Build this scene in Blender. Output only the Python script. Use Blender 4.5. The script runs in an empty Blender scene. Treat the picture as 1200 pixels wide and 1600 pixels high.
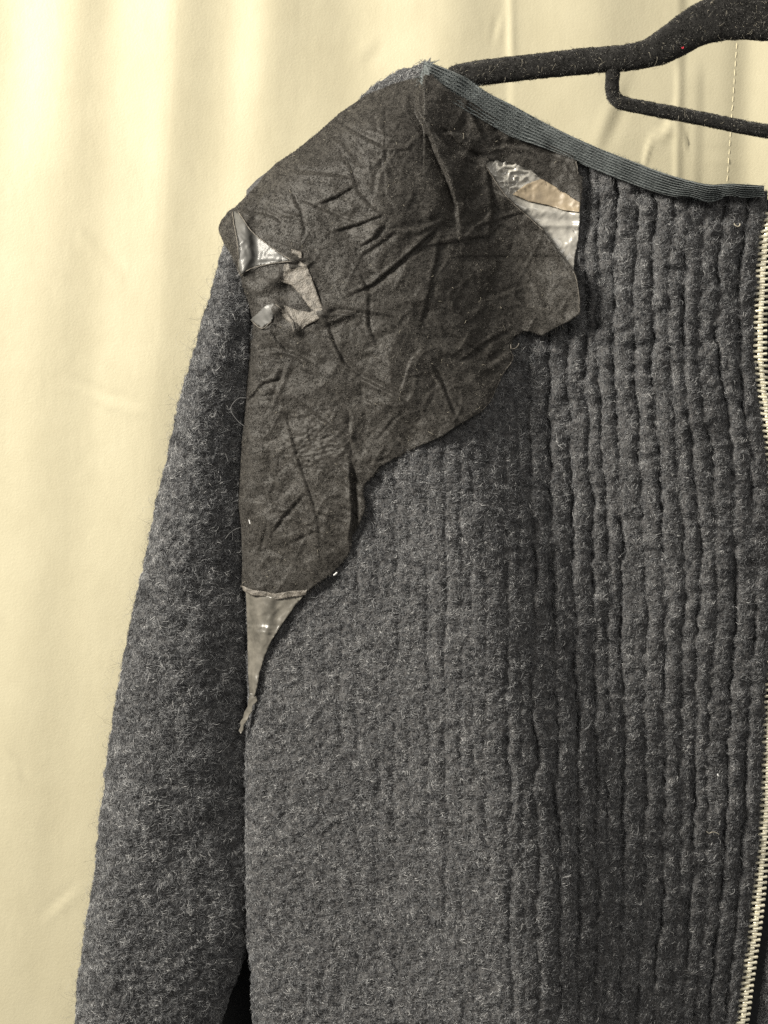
import bpy, math
import numpy as np
from mathutils import Vector
from mathutils.geometry import delaunay_2d_cdt

S = bpy.context.scene
COL = S.collection

# ------------------------------------------------------------------ camera
CAM_Z, CAM_D, PX = 1.30, 0.62, 0.0003          # 0.3 mm of cloth per photo pixel at y = 0
cam = bpy.data.cameras.new('camera')
camo = bpy.data.objects.new('camera', cam)
COL.objects.link(camo)
camo.location = (0, -CAM_D, CAM_Z)
camo.rotation_euler = (math.radians(90), 0, 0)
cam.sensor_fit = 'VERTICAL'
cam.sensor_height = 36
cam.sensor_width = 27
cam.lens = CAM_D / (1600 * PX) * 36
cam.clip_start, cam.clip_end = 0.01, 50
cam.dof.use_dof = True
cam.dof.focus_distance = CAM_D - 0.012
cam.dof.aperture_fstop = 22
S.camera = camo

# ------------------------------------------------------------------ world and lamps
w = bpy.data.worlds.new('World')
S.world = w
w.use_nodes = True
w.node_tree.nodes['Background'].inputs[0].default_value = (1.0, 0.95, 0.86, 1)
w.node_tree.nodes['Background'].inputs[1].default_value = 0.22


def lamp(name, loc, target, size, power, col):
    l = bpy.data.lights.new(name, 'AREA')
    l.shape = 'DISK'
    l.size = size
    l.energy = power
    l.color = col
    o = bpy.data.objects.new(name, l)
    COL.objects.link(o)
    o.location = loc
    o.rotation_euler = (Vector(target) - Vector(loc)).to_track_quat('-Z', 'Y').to_euler()
    return o


lamp('ceiling_lamp', (-1.22, -0.66, 2.06), (0.0, 0.0, 1.25), 0.46, 58, (1.0, 0.94, 0.82))
lamp('room_lamp', (0.5, -1.5, 2.2), (0.0, 0.0, 1.25), 0.7, 6, (1.0, 0.95, 0.86))
S.view_settings.view_transform = 'Standard'
S.view_settings.look = 'None'
S.view_settings.exposure = 0.0
S.view_settings.gamma = 1.0
S.cycles.max_bounces = 6
S.cycles.diffuse_bounces = 3
S.cycles.use_denoising = False

# ------------------------------------------------------------------ maths helpers
rng = np.random.default_rng(7)


def W(x, y, d):
    """photo pixel + depth towards the lens in mm -> world metres"""
    x, y, d = np.broadcast_arrays(np.asarray(x, float), np.asarray(y, float), np.asarray(d, float) * 0.001)
    k = PX * (CAM_D - d) / CAM_D
    return np.stack([(x - 600) * k, -d, CAM_Z + (800 - y) * k], -1)


_tabs = {}


def vn(x, y, seed=0):
    """smooth value noise, -1..1, unit lattice"""
    if seed not in _tabs:
        _tabs[seed] = np.random.default_rng(1000 + seed).uniform(-1, 1, (128, 128))
    t = _tabs[seed]
    x = np.asarray(x, float)
    y = np.asarray(y, float)
    xi = np.floor(x).astype(int)
    yi = np.floor(y).astype(int)
    fx = x - xi
    fy = y - yi
    fx = fx * fx * fx * (fx * (fx * 6 - 15) + 10)
    fy = fy * fy * fy * (fy * (fy * 6 - 15) + 10)
    a = t[xi % 128, yi % 128]
    b = t[(xi + 1) % 128, yi % 128]
    c = t[xi % 128, (yi + 1) % 128]
    d = t[(xi + 1) % 128, (yi + 1) % 128]
    return (a * (1 - fx) + b * fx) * (1 - fy) + (c * (1 - fx) + d * fx) * fy


def sstep(a, b, x):
    t = np.clip((np.asarray(x, float) - a) / (b - a), 0, 1)
    return t * t * (3 - 2 * t)


def poly_dist(P, x, y):
    """distance to polyline P, signed (positive on the right of travel), and arc position 0..1"""
    P = np.asarray(P, float)
    best = np.full(np.shape(x), 1e9)
    sd = np.zeros(np.shape(x))
    tt = np.zeros(np.shape(x))
    seg = np.hypot(*(P[1:] - P[:-1]).T)
    L = seg.sum()
    acc = 0
    for i in range(len(P) - 1):
        ax, ay = P[i]
        bx, by = P[i + 1]
        dx, dy = bx - ax, by - ay
        t = np.clip(((x - ax) * dx + (y - ay) * dy) / (dx * dx + dy * dy), 0, 1)
        qx, qy = x - ax - t * dx, y - ay - t * dy
        dist = np.hypot(qx, qy)
        m = dist < best
        best = np.where(m, dist, best)
        sd = np.where(m, np.sign(dx * qy - dy * qx) * dist, sd)
        tt = np.where(m, (acc + t * seg[i]) / L, tt)
        acc += seg[i]
    return best, sd, tt


def inside(P, x, y):
    P = np.asarray(P, float)
    r = np.zeros(np.shape(x), bool)
    j = len(P) - 1
    for i in range(len(P)):
        xi, yi = P[i]
        xj, yj = P[j]
        c = ((yi > y) != (yj > y)) & (x < (xj - xi) * (y - yi) / (yj - yi + 1e-12) + xi)
        r ^= c
        j = i
    return r


def curve_pts(P, n):
    """Catmull-Rom resample of a polyline by arc length"""
    P = np.asarray(P, float)
    Q = np.vstack([2 * P[0] - P[1], P, 2 * P[-1] - P[-2]])
    out = []
    for i in range(1, len(Q) - 2):
        t = np.linspace(0, 1, 24, endpoint=False)[:, None]
        a, b, c, d = Q[i - 1], Q[i], Q[i + 1], Q[i + 2]
        out.append(0.5 * (2 * b + (c - a) * t + (2 * a - 5 * b + 4 * c - d) * t ** 2 + (3 * b - a - 3 * c + d) * t ** 3))
    out.append(P[-1:])
    out = np.vstack(out)
    s = np.r_[0, np.cumsum(np.hypot(*(out[1:, :2] - out[:-1, :2]).T))]
    u = np.linspace(0, s[-1], n)
    return np.stack([np.interp(u, s, out[:, k]) for k in range(P.shape[1])], -1)


# ------------------------------------------------------------------ object helpers
def mesh_obj(name, V, F, mat, parent=None, smooth=True):
    me = bpy.data.meshes.new(name)
    V = np.ascontiguousarray(V, np.float32)
    F = np.ascontiguousarray(F, np.int32)
    k = F.shape[1]
    me.vertices.add(len(V))
    me.vertices.foreach_set('co', V.ravel())
    me.loops.add(F.size)
    me.loops.foreach_set('vertex_index', F.ravel())
    me.polygons.add(len(F))
    me.polygons.foreach_set('loop_start', np.arange(0, F.size, k, dtype=np.int32))
    me.polygons.foreach_set('loop_total', np.full(len(F), k, np.int32))
    me.polygons.foreach_set('use_smooth', np.full(len(F), smooth))
    me.update(calc_edges=True)
    me.validate()
    me.materials.append(mat)
    o = bpy.data.objects.new(name, me)
    COL.objects.link(o)
    if parent:
        o.parent = parent
    return o


def link_copy(o, parent=None):
    c = o.copy()
    COL.objects.link(c)
    if parent:
        c.parent = parent
    return c


def tag(o, label, cat, group=None, kind=None):
    o['label'] = label
    o['category'] = cat
    if group:
        o['group'] = group
    if kind:
        o['kind'] = kind
    return o


def root(name, label, cat):
    o = bpy.data.objects.new(name, None)
    COL.objects.link(o)
    o.empty_display_size = 0.02
    return tag(o, label, cat)


def grid_faces(nr, nc, wrap=False):
    r = np.arange(nr - 1)[:, None]
    c = np.arange(nc if wrap else nc - 1)[None, :]
    c2 = (c + 1) % nc
    return np.stack([r * nc + c, (r + 1) * nc + c, (r + 1) * nc + c2, r * nc + c2], -1).reshape(-1, 4)


def vnormals(V, F):
    T = F if F.shape[1] == 3 else np.vstack([F[:, [0, 1, 2]], F[:, [0, 2, 3]]])
    fn = np.cross(V[T[:, 1]] - V[T[:, 0]], V[T[:, 2]] - V[T[:, 0]])
    N = np.zeros_like(V)
    for k in range(3):
        np.add.at(N, T[:, k], fn)
    N /= np.linalg.norm(N, axis=1, keepdims=True) + 1e-20
    return N, T, np.linalg.norm(fn, axis=1) * 0.5


def to_px(P):
    k = PX * (CAM_D + P[:, 1]) / CAM_D
    return P[:, 0] / k + 600, 800 - (P[:, 2] - CAM_Z) / k


def fibres(name, parent, V, F, n, length, rad, rise, mat, comb=None, keep=None, npt=4, curl=0.5, seed=1, sink=0.0001, tint=None, clump=9.0, closed=False):
    """short fibres rooted on a surface, as one hair-curves object"""
    r = np.random.default_rng(seed)
    N, T, A = vnormals(V, F)
    c = V[T].mean(1)
    px, py = to_px(c)
    m = (px > -25) & (px < 1225) & (py > -25) & (py < 1625)
    if keep is not None:
        m &= keep(px, py)
    # back faces never grow visible pile
    view = c - np.array([0, -CAM_D, CAM_Z])
    fn = N[T].mean(1)
    view /= np.linalg.norm(view, axis=1, keepdims=True)
    facing = -(fn * view).sum(1)
    cy = c[m, 1]
    wsel = cy < np.median(cy) if closed else np.ones(m.sum(), bool)
    if np.median(facing[m][wsel]) < 0:
        N = -N
        fn = -fn
        facing = -facing
    m &= facing > -0.35
    p = A * m
    idx = r.choice(len(T), n, p=p / p.sum())
    a, b = r.random(n), r.random(n)
    s = a + b > 1
    a[s], b[s] = 1 - a[s], 1 - b[s]
    t = T[idx]
    wts = np.stack([1 - a - b, a, b], 1)
    P = (V[t] * wts[..., None]).sum(1)
    Nn = (N[t] * wts[..., None]).sum(1)
    Nn /= np.linalg.norm(Nn, axis=1, keepdims=True)
    ppx, ppy = to_px(P)
    # direction in the surface: comb angle + clump noise + random
    base = comb(ppx, ppy) if comb else r.uniform(0, 6.28, n)
    ang = base + 1.5 * vn(ppx / clump, ppy / clump, seed + 40) + 1.2 * vn(ppx / 4 + 9, ppy / 4, seed + 41) + r.normal(0, 0.6, n)
    D = np.stack([np.cos(ang), np.zeros(n), np.sin(ang)], 1)
    D -= Nn * (D * Nn).sum(1, keepdims=True)
    D /= np.linalg.norm(D, axis=1, keepdims=True) + 1e-9
    B = np.cross(Nn, D)
    Ls = length * np.exp(r.normal(0, 0.35, n))
    cu = r.normal(0, curl, n)
    ri = rise * (0.3 + r.random(n) * 1.2) * (1 + 0.7 * vn(ppx / 7, ppy / 7, seed + 44))
    tpar = np.linspace(0, 1, npt)
    pts = np.empty((n, npt, 3))
    for k, tk in enumerate(tpar):
        pts[:, k] = (P - Nn * sink + D * (Ls * tk)[:, None] + B * (Ls * cu * tk * tk)[:, None]
                     + Nn * (Ls * ri * math.sin(tk * 2.3))[:, None])
    hc = bpy.data.hair_curves.new(name)
    hc.add_curves([npt] * n)
    hc.attributes['position'].data.foreach_set('vector', pts.astype(np.float32).ravel())
    ra = hc.attributes.get('radius') or hc.attributes.new('radius', 'FLOAT', 'POINT')
    rv = (rad * r.uniform(0.6, 1.3, n))[:, None] * np.linspace(1, 0.55, npt)[None, :]
    ra.data.foreach_set('value', rv.astype(np.float32).ravel())
    tv = r.random(n) if tint is None else tint(ppx, ppy, r)
    ta = hc.attributes.new('tint', 'FLOAT', 'CURVE')
    ta.data.foreach_set('value', tv.astype(np.float32))
    hc.materials.append(mat)
    o = bpy.data.objects.new(name, hc)
    COL.objects.link(o)
    o.parent = parent
    o['kind'] = 'stuff'
    return o


def strands(name, polys, rad, mat, parent=None):
    """thin round threads as one mesh: each polyline (world points) becomes a 5-sided tube"""
    Vs, Fs, off = [], [], 0
    for P in polys:
        P = np.asarray(P, float)
        n = len(P)
        Tn = np.gradient(P, axis=0)
        Tn /= np.linalg.norm(Tn, axis=1, keepdims=True) + 1e-12
        up = np.array([0.13, -1, 0.21])
        A = np.cross(Tn, up)
        A /= np.linalg.norm(A, axis=1, keepdims=True) + 1e-12
        B = np.cross(Tn, A)
        th = np.linspace(0, 2 * math.pi, 5, endpoint=False)
        rr = rad * np.r_[0.4, np.ones(n - 2), 0.4]
        ring = P[:, None] + rr[:, None, None] * (np.cos(th)[None, :, None] * A[:, None] + np.sin(th)[None, :, None] * B[:, None])
        Vs.append(ring.reshape(-1, 3))
        Fs.append(grid_faces(n, 5, True) + off)
        off += n * 5
    return mesh_obj(name, np.vstack(Vs), np.vstack(Fs), mat, parent)


# ------------------------------------------------------------------ materials
def mat_new(name):
    m = bpy.data.materials.new(name)
    m.use_nodes = True
    nt = m.node_tree
    b = nt.nodes['Principled BSDF']
    return m, nt, b


def noise_mat(name, c1, c2, scale, rough=0.9, bump=0.3, bscale=None, bdist=0.0005, sheen=0.0, spec=0.3, detail=6, metallic=0.0, lo=0.35, hi=0.65, coat=0.0):
    m, nt, b = mat_new(name)
    tc = nt.nodes.new('ShaderNodeTexCoord')
    n = nt.nodes.new('ShaderNodeTexNoise')
    n.inputs['Scale'].default_value = scale
    n.inputs['Detail'].default_value = detail
    n.inputs['Roughness'].default_value = 0.65
    nt.links.new(tc.outputs['Object'], n.inputs['Vector'])
    cr = nt.nodes.new('ShaderNodeValToRGB')
    cr.color_ramp.elements[0].position = lo
    cr.color_ramp.elements[1].position = hi
    cr.color_ramp.elements[0].color = (*c1, 1)
    cr.color_ramp.elements[1].color = (*c2, 1)
    nt.links.new(n.outputs['Fac'], cr.inputs[0])
    nt.links.new(cr.outputs[0], b.inputs['Base Color'])
    b.inputs['Roughness'].default_value = rough
    b.inputs['Metallic'].default_value = metallic
    b.inputs['Specular IOR Level'].default_value = spec
    b.inputs['Sheen Weight'].default_value = sheen
    b.inputs['Sheen Roughness'].default_value = 0.5
    b.inputs['Coat Weight'].default_value = coat
    b.inputs['Coat Roughness'].default_value = 0.12
    if bump:
        n2 = nt.nodes.new('ShaderNodeTexNoise')
        n2.inputs['Scale'].default_value = bscale or scale * 3
        n2.inputs['Detail'].default_value = 4
        nt.links.new(tc.outputs['Object'], n2.inputs['Vector'])
        bp = nt.nodes.new('ShaderNodeBump')
        bp.inputs['Strength'].default_value = bump
        bp.inputs['Distance'].default_value = bdist
        nt.links.new(n2.outputs['Fac'], bp.inputs['Height'])
        nt.links.new(bp.outputs[0], b.inputs['Normal'])
    return m


def fibre_mat(name, stops, rough=0.75, spec=0.25):
    m, nt, b = mat_new(name)
    at = nt.nodes.new('ShaderNodeAttribute')
    at.attribute_name = 'tint'
    cr = nt.nodes.new('ShaderNodeValToRGB')
    e = cr.color_ramp.elements
    e[0].position, e[0].color = stops[0][0], (*stops[0][1], 1)
    e[1].position, e[1].color = stops[-1][0], (*stops[-1][1], 1)
    for p, c in stops[1:-1]:
        k = e.new(p)
        k.color = (*c, 1)
    nt.links.new(at.outputs['Fac'], cr.inputs[0])
    nt.links.new(cr.outputs[0], b.inputs['Base Color'])
    b.inputs['Roughness'].default_value = rough
    b.inputs['Specular IOR Level'].default_value = spec
    return m


M_WOOL = noise_mat('wool', (0.050, 0.050, 0.052), (0.125, 0.123, 0.124), 900, rough=1.0, bump=0.6, bscale=1500, sheen=0.1, spec=0.1)
M_FUZZ = fibre_mat('wool_fibre', [(0, (0.028, 0.028, 0.031)), (0.45, (0.114, 0.118, 0.127)), (0.82, (0.29, 0.295, 0.305)), (1, (0.54, 0.54, 0.54))])
M_SUEDE = noise_mat('suede', (0.029, 0.0265, 0.0232), (0.045, 0.0412, 0.0366), 420, rough=0.5, bump=0.55, bscale=1700, bdist=0.0004, sheen=0.15, spec=0.25)
M_NAP = fibre_mat('suede_nap', [(0, (0.018, 0.0165, 0.0145)), (0.6, (0.045, 0.0412, 0.0368)), (0.93, (0.115, 0.107, 0.097)), (1, (0.25, 0.235, 0.21))], rough=0.7)
M_FILM = noise_mat('film_grey', (0.05, 0.05, 0.048), (0.10, 0.098, 0.093), 60, rough=0.52, bump=0.1, bscale=420, bdist=0.0006, spec=0.45, coat=0.1)
M_FILM_PALE = noise_mat('film_silver', (0.28, 0.27, 0.25), (0.46, 0.445, 0.405), 70, rough=0.30, bump=0.25, bscale=500, bdist=0.0006, spec=0.6, coat=0.35)
M_FILM_TAIL = noise_mat('film_dull', (0.085, 0.08, 0.069), (0.18, 0.168, 0.145), 120, rough=0.36, bump=0.2, bscale=500, bdist=0.0006, spec=0.5, coat=0.3)
M_TAN = noise_mat('film_tan', (0.22, 0.178, 0.125), (0.33, 0.27, 0.19), 90, rough=0.45, bump=0.3, bscale=500, spec=0.4)
M_WORN_LIT = noise_mat('worn_lit_leather', (0.07, 0.063, 0.053), (0.21, 0.19, 0.165), 500, rough=0.5, bump=0.7, bscale=1500, bdist=0.0006, spec=0.5)  # worn edges, and suede facets whose light is put into the paler colour
M_TAPE = noise_mat('twill_cotton', (0.105, 0.121, 0.126), (0.22, 0.244, 0.248), 700, rough=0.95, bump=0.4, bscale=2200, sheen=0.1, spec=0.15)
M_VELVET = noise_mat('black_flock', (0.014, 0.0135, 0.013), (0.030, 0.029, 0.028), 500, rough=1.0, bump=0.5, bscale=1500, sheen=0.2, spec=0.1)
M_FLOCK = fibre_mat('flock_fibre', [(0, (0.012, 0.012, 0.012)), (0.62, (0.035, 0.034, 0.032)), (0.85, (0.12, 0.118, 0.11)), (1, (0.42, 0.41, 0.38))], rough=0.9)
M_CURT = noise_mat('cream_curtain', (0.525, 0.482, 0.340), (0.56, 0.517, 0.37), 30, rough=0.5, bump=0.2, bscale=800, bdist=0.0006, spec=0.35, sheen=0.1)
M_THREAD = noise_mat('pale_thread', (0.40, 0.37, 0.30), (0.55, 0.51, 0.42), 400, rough=0.8, bump=0)
M_STITCH = noise_mat('cream_thread', (0.78, 0.71, 0.50), (0.85, 0.78, 0.56), 400, rough=0.7, bump=0)
M_GREYTHREAD = noise_mat('grey_thread', (0.12, 0.12, 0.125), (0.22, 0.22, 0.22), 400, rough=0.8, bump=0)
M_RED = noise_mat('red_lint', (0.55, 0.03, 0.06), (0.70, 0.08, 0.10), 400, rough=0.8, bump=0)
M_WHITE = noise_mat('white_lint', (0.70, 0.70, 0.70), (0.85, 0.85, 0.85), 400, rough=0.8, bump=0)
M_ZIP = noise_mat('pale_brass', (0.84, 0.79, 0.61), (0.94, 0.90, 0.74), 300, rough=0.34, bump=0.1, bscale=900, spec=0.5, metallic=0.5)
M_ZTAPE = noise_mat('zip_tape', (0.010, 0.011, 0.013), (0.020, 0.021, 0.024), 900, rough=0.95, bump=0.3)

# ------------------------------------------------------------------ curtain
def curtain_h(x, y):
    """relief of the curtain in mm (photo pixels on the curtain plane)"""
    h = np.zeros(np.shape(x))
    fade = np.exp(-np.clip(y, -400, 2000) / 900.0)
    soft = 1 - 0.75 * sstep(150, 650, y)
    e1 = 276 - 0.055 * y - 0.00001 * y * y + 3 * vn(y / 130, 0.5, 3)
    q = x - e1
    top = 1 - sstep(60, 430, y)
    # left panel: soft rolls, its edge turns under
    h -= np.where(q < 0, 2.6 * fade * np.exp(-((q + 95) / 50.0) ** 2) + 2.0 * fade * np.exp(-((q + 250) / 60.0) ** 2), 0)
    h += np.where(q < 0, 1.2 * soft * np.exp(-(q / 28.0) ** 2), 1.2 * soft * np.exp(-(q / 45.0) ** 2))
    h -= np.where(q > 0, 2.2 * (0.4 + 0.6 * soft) * sstep(0, 95, q) * (1 - 0.8 * sstep(95, 190, q)), 0)
    h += 1.7 * (0.2 + 0.8 * top) * np.exp(-((x - (412 - 0.06 * y)) / 40.0) ** 2)
    h -= 3.0 * np.exp(-((x - 570) / 75.0) ** 2) * (0.4 + 0.6 * top)
    h += 2.5 * np.exp(-((x - 700) / 65.0) ** 2)
    # fold edge at 790, bright crease at its top
    q2 = x - (790 + 1.5 * vn(y / 60, 7.5, 3))
    h -= 0.5 * np.exp(-np.clip(-q2, 0, None) / 50.0) * (q2 < 0)
    h -= 0.5 * (q2 >= 0) * (1 - sstep(0, 14, q2))
    h += 0.6 * np.exp(-((x - 797 - 0.03 * y) / 7.0) ** 2) * (1 - sstep(70, 130, y))
    h += 2.2 * np.exp(-((x - 930) / 70.0) ** 2)
    # hem fold at 1064 with a raised band under the hanger
    q3 = x - (1064 - 0.02 * y)
    h += 1.2 * (1 - sstep(-6, 12, q3)) * sstep(-160, 0, q3)
    h += 0.8 * sstep(-10, 2, q3) * (1 - sstep(24, 42, q3)) * sstep(80, 130, y)
    h -= 1.5 * np.exp(-((x - 1170 + 0.03 * y) / 24.0) ** 2)
    h += 5 * np.exp(-((x - 1250) / 45.0) ** 2)
    # the small arch of the hem, upper right
    ar = np.abs(np.hypot((x - 1046) / 0.55, (y - 282)) - 78)
    h += 1.2 * np.exp(-(ar / 6.0) ** 2) * (1 - sstep(250, 330, y)) * sstep(1000, 1015, x) * (x < 1072)
    # pulled creases
    for P, A, wd in (([(120, 360), (200, 430)], 1.6, 10), ([(95, 590), (170, 625), (236, 640)], 1.8, 8), ([(10, 1180), (45, 1215)], 1.2, 8),
                     ([(60, 1440), (130, 1380)], 1.2, 8), ([(985, 120), (930, 250)], 2.2, 14), ([(1010, 245), (1040, 200), (1058, 150)], 1.6, 8),
                     ([(1085, 240), (1180, 250)], 1.4, 7), ([(770, 70), (785, 20)], 1.2, 6), ([(600, 60), (560, 100)], 1.0, 12)):
        dd, sd, tt = poly_dist(P, x, y)
        h += A * (sd / wd) * np.exp(-(sd / wd) ** 2) * np.exp(-np.clip(dd - np.abs(sd), 0, None) / 10.0) * np.sin(np.pi * np.clip(tt, 0.04, 0.96)) * 0.6
    h *= 1.25
    h += 1.5 * vn(x / 130, y / 380, 5) + 0.18 * vn(x / 45, y / 120, 6) + 0.05 * vn(x / 9, y / 9, 8)
    return h


nx, ny = 520, 330
gx = np.concatenate([np.linspace(-900, -60, 60, endpoint=False), np.linspace(-60, 1260, 400, endpoint=False), np.linspace(1260, 2100, 60)])
gy = np.linspace(-700, 2300, ny)
X, Y = np.meshgrid(gx, gy)
CUR_D = -150
Vc = W(X, Y, CUR_D + curtain_h(X, Y)).reshape(-1, 3)
curtain = root('curtain', 'cream satin curtain with soft vertical folds hanging behind the dark jacket', 'curtain')
panel_o = mesh_obj('panel', Vc, grid_faces(ny, len(gx)), M_CURT, curtain)
# hem stitching, upper right: each stitch a small rounded bar
th = np.linspace(0, 2 * math.pi, 6, endpoint=False)
prof = [(-1, 0.25), (-0.8, 0.8), (0, 1), (0.8, 0.8), (1, 0.25)]
sv = np.array([[r_ * math.cos(a) * 0.00026, r_ * math.sin(a) * 0.00026, z_ * 0.0018] for z_, r_ in prof for a in th])
st0 = None
for k in range(16):
    yy = 72 + k * 13.8
    xx = 1152 - 0.07 * (yy - 60)
    p = W(xx, yy, CUR_D + curtain_h(np.array(xx), np.array(yy)) + 0.05)
    if st0 is None:
        st0 = mesh_obj('hem_stitch', sv, grid_faces(5, 6, True), M_STITCH, curtain)
        o = st0
    else:
        o = link_copy(st0, curtain)
    o.location = p
    o.rotation_euler = (0, math.radians(4 + 5 * rng.normal()), 0)

# ------------------------------------------------------------------ jacket: relief shared by its parts
SHOULDER = [(300, 430), (343, 348), (367, 325), (400, 291), (430, 258), (500, 206), (530, 179), (575, 149), (620, 131), (662, 114)]
TAPE_UP = [(664, 96), (680, 101), (704, 110), (730, 123), (752, 138), (770, 149), (800, 164), (850, 191), (888, 210), (937, 232), (981, 249), (1025, 266), (1066, 279), (1107, 288), (1144, 287), (1194, 290)]
TAPE_LO = [(654, 127), (664, 137), (688, 152), (712, 166), (736, 178), (760, 191), (800, 214), (850, 231), (885, 245), (929, 265), (990, 288), (1031, 302), (1054, 307), (1080, 309), (1110, 316), (1139, 306), (1159, 309), (1194, 307)]
ZIP_Y = [250, 337, 381, 425, 469, 512, 556, 600, 640, 700, 760, 850, 950, 1040, 1130, 1200, 1250, 1305, 1355, 1412, 1462, 1500, 1562, 1640, 1700]
ZIP_X = [1196, 1193, 1184, 1181, 1179, 1177, 1177, 1181, 1187, 1195, 1199, 1203, 1204, 1198, 1191, 1190, 1188, 1184, 1179, 1174, 1168, 1162, 1154, 1144, 1136]
KX = [340, 385, 450, 540, 620, 680, 740, 800, 860, 950, 1050, 1130, 1200, 1300]
KY = [90, 200, 350, 500, 650, 800, 1000, 1200, 1400, 1640]
KD = np.array([
    # 340  385  450  540  620  680  740  800  860  950 1050 1130 1200 1300
    [-14, -8, -2, 4, 8, 8, 5, 4, 7, 12, 15, 15, 13, 10],      # 90
    [-10, -4, 3, 10, 14, 12, 7, 4, 6, 13, 18, 17, 14, 10],    # 200
    [-8, 0, 7, 15, 20, 16, 8, 3, 5, 14, 20, 18, 14, 9],       # 350
    [-6, 1, 8, 16, 21, 20, 13, 5, 3, 12, 20, 18, 14, 9],      # 500
    [-4, 2, 8, 15, 21, 24, 20, 9, 2, 9, 18, 18, 15, 10],      # 650
    [-4, 2, 8, 15, 21, 27, 29, 20, 7, 7, 15, 16, 13, 9],      # 800
    [-4, 2, 8, 15, 21, 27, 32, 30, 16, 6, 9, 11, 9, 6],       # 1000
    [-4, 2, 8, 14, 20, 26, 32, 35, 27, 12, 4, 2, 1, 0],       # 1200
    [-4, 2, 8, 14, 19, 25, 31, 35, 32, 17, 3, -4, -8, -6],    # 1400
    [-4, 2, 8, 13, 18, 24, 30, 34, 33, 20, 4, -6, -12, -10]], float)
_fx = np.arange(300, 1321, 10.0)
_fy = np.arange(60, 1661, 10.0)
_t = np.array([np.interp(_fx, KX, r_) for r_ in KD])
_t = np.array([np.interp(_fy, KY, _t[:, i]) for i in range(len(_fx))]).T
for _ in range(7):
    for ax in (0, 1):
        k_ = np.array([1, 2, 3, 2, 1]) / 9.0
        pad = [(2, 2) if a == ax else (0, 0) for a in (0, 1)]
        p_ = np.pad(_t, pad, mode='edge')
        _t = sum(k_[i] * np.take(p_, np.arange(i, i + _t.shape[ax]), axis=ax) for i in range(5))


def body_d(x, y):
    """smooth depth of the jacket front in mm, before ribs"""
    x = np.asarray(x, float)
    y = np.asarray(y, float)
    u = np.clip((x - 300) / 10, 0, len(_fx) - 1.001)
    v = np.clip((y - 60) / 10, 0, len(_fy) - 1.001)
    i, j = u.astype(int), v.astype(int)
    a, b = u - i, v - j
    d = (_t[j, i] * (1 - a) + _t[j, i + 1] * a) * (1 - b) + (_t[j + 1, i] * (1 - a) + _t[j + 1, i + 1] * a) * b
    dist, sd, tt = poly_dist(SHOULDER, x, y)
    sd = np.where(x > 662, 200, sd)
    d = d - 20 * np.exp(-np.clip(sd, 0, None) / 34.0)
    return d


GROOVES = [(418, .20), (446, .22), (475, .2), (505, .28), (531, .25), (560, .3), (588, .3), (618, .4), (638, .3), (668, .4), (695, .55), (721, .45), (737, .4), (757, .5), (793, .85),
           (812, .4), (832, .95), (865, 1.0), (896, 1.0), (925, .75), (945, .6), (968, .9), (1002, .7), (1032, 1.0), (1058, .5), (1081, .95), (1104, .5), (1133, 1.0), (1163, .95)]


def rib_h(x, y):
    zx = np.interp(y, ZIP_Y, ZIP_X)
    xr = x - (zx - 1188) * sstep(820, 1190, x) * 0.95 + 9 * np.sin(y / 420.0 + 0.6) * (1 - sstep(1050, 1180, x)) * sstep(640, 900, x)
    h = np.zeros(np.shape(x))
    strong = 0.80 + 0.50 * sstep(740, 900, x)
    strong *= 1 - 0.35 * sstep(1150, 1500, y) * (1 - sstep(950, 1080, x))
    for i, (gx_, a) in enumerate(GROOVES):
        wob = 4.0 * vn(y / 65, i * 3.3, 11) + 2.6 * vn(y / 17, i * 5.7, 12)
        amp = a * (0.72 + 0.55 * vn(y / 70, i * 2.1, 13) + 0.45 * vn(y / 13, i * 4.1, 14))
        amp = np.clip(amp, 0, None)
        wdt = 4.6 + 1.2 * vn(y / 60, i * 1.7, 15)
        q = (xr - gx_ - wob) / wdt
        h -= 2.3 * amp * np.exp(-q * q)
        h += 0.55 * a * np.exp(-((xr - gx_ - wob - 15) / 9.0) ** 2)
    # beads across the ribs, strongest at the upper right
    bead = vn(x / 21, y / 17, 16) + 0.5 * vn(x / 12, y / 10, 17)
    h += bead * (0.32 + 0.58 * sstep(800, 930, x) * (1 - 0.55 * sstep(520, 800, y)))
    return h * strong + 0.42 * vn(x / 9, y / 7, 18) + 0.28 * vn(x / 5, y / 4.5, 66) + 0.8 * vn(x / 70, y / 80, 19)


def top_y(x):
    a = np.array(SHOULDER)
    ty = np.interp(x, a[:, 0], a[:, 1]) + 22
    n_ = (np.interp(x, np.array(TAPE_UP)[:, 0], np.array(TAPE_UP)[:, 1]) + np.interp(x, np.array(TAPE_LO)[:, 0], np.array(TAPE_LO)[:, 1])) / 2
    k = sstep(640, 690, x)
    return ty * (1 - k) + n_ * k


LEFT_Y = [300, 1150, 1300, 1450, 1500, 1600, 1700]
LEFT_X = [384, 386, 384, 387, 391, 398, 402]

jacket = root('jacket', 'charcoal ribbed wool jacket with brass front zip hanging on black hanger', 'jacket')

# front panel
NU, NV = 400, 400
u = np.linspace(0, 1, NU)
v = np.linspace(0, 1, NV)
xt = 386 + u * (1199 - 386)
Yg = top_y(xt)[None, :] * (1 - v[:, None]) + 1690 * v[:, None]
Lx = np.interp(Yg, LEFT_Y, LEFT_X) + 2.0 * vn(Yg / 40, 3.3, 20)
Rx = np.interp(Yg, ZIP_Y, ZIP_X) + 5
roll = 0.035
uu = np.clip((u - roll) / (1 - roll), 0, 1)
Xg = Lx + (Rx - Lx) * uu[None, :]
Dg = body_d(Xg, Yg) + rib_h(Xg, Yg)
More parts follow.
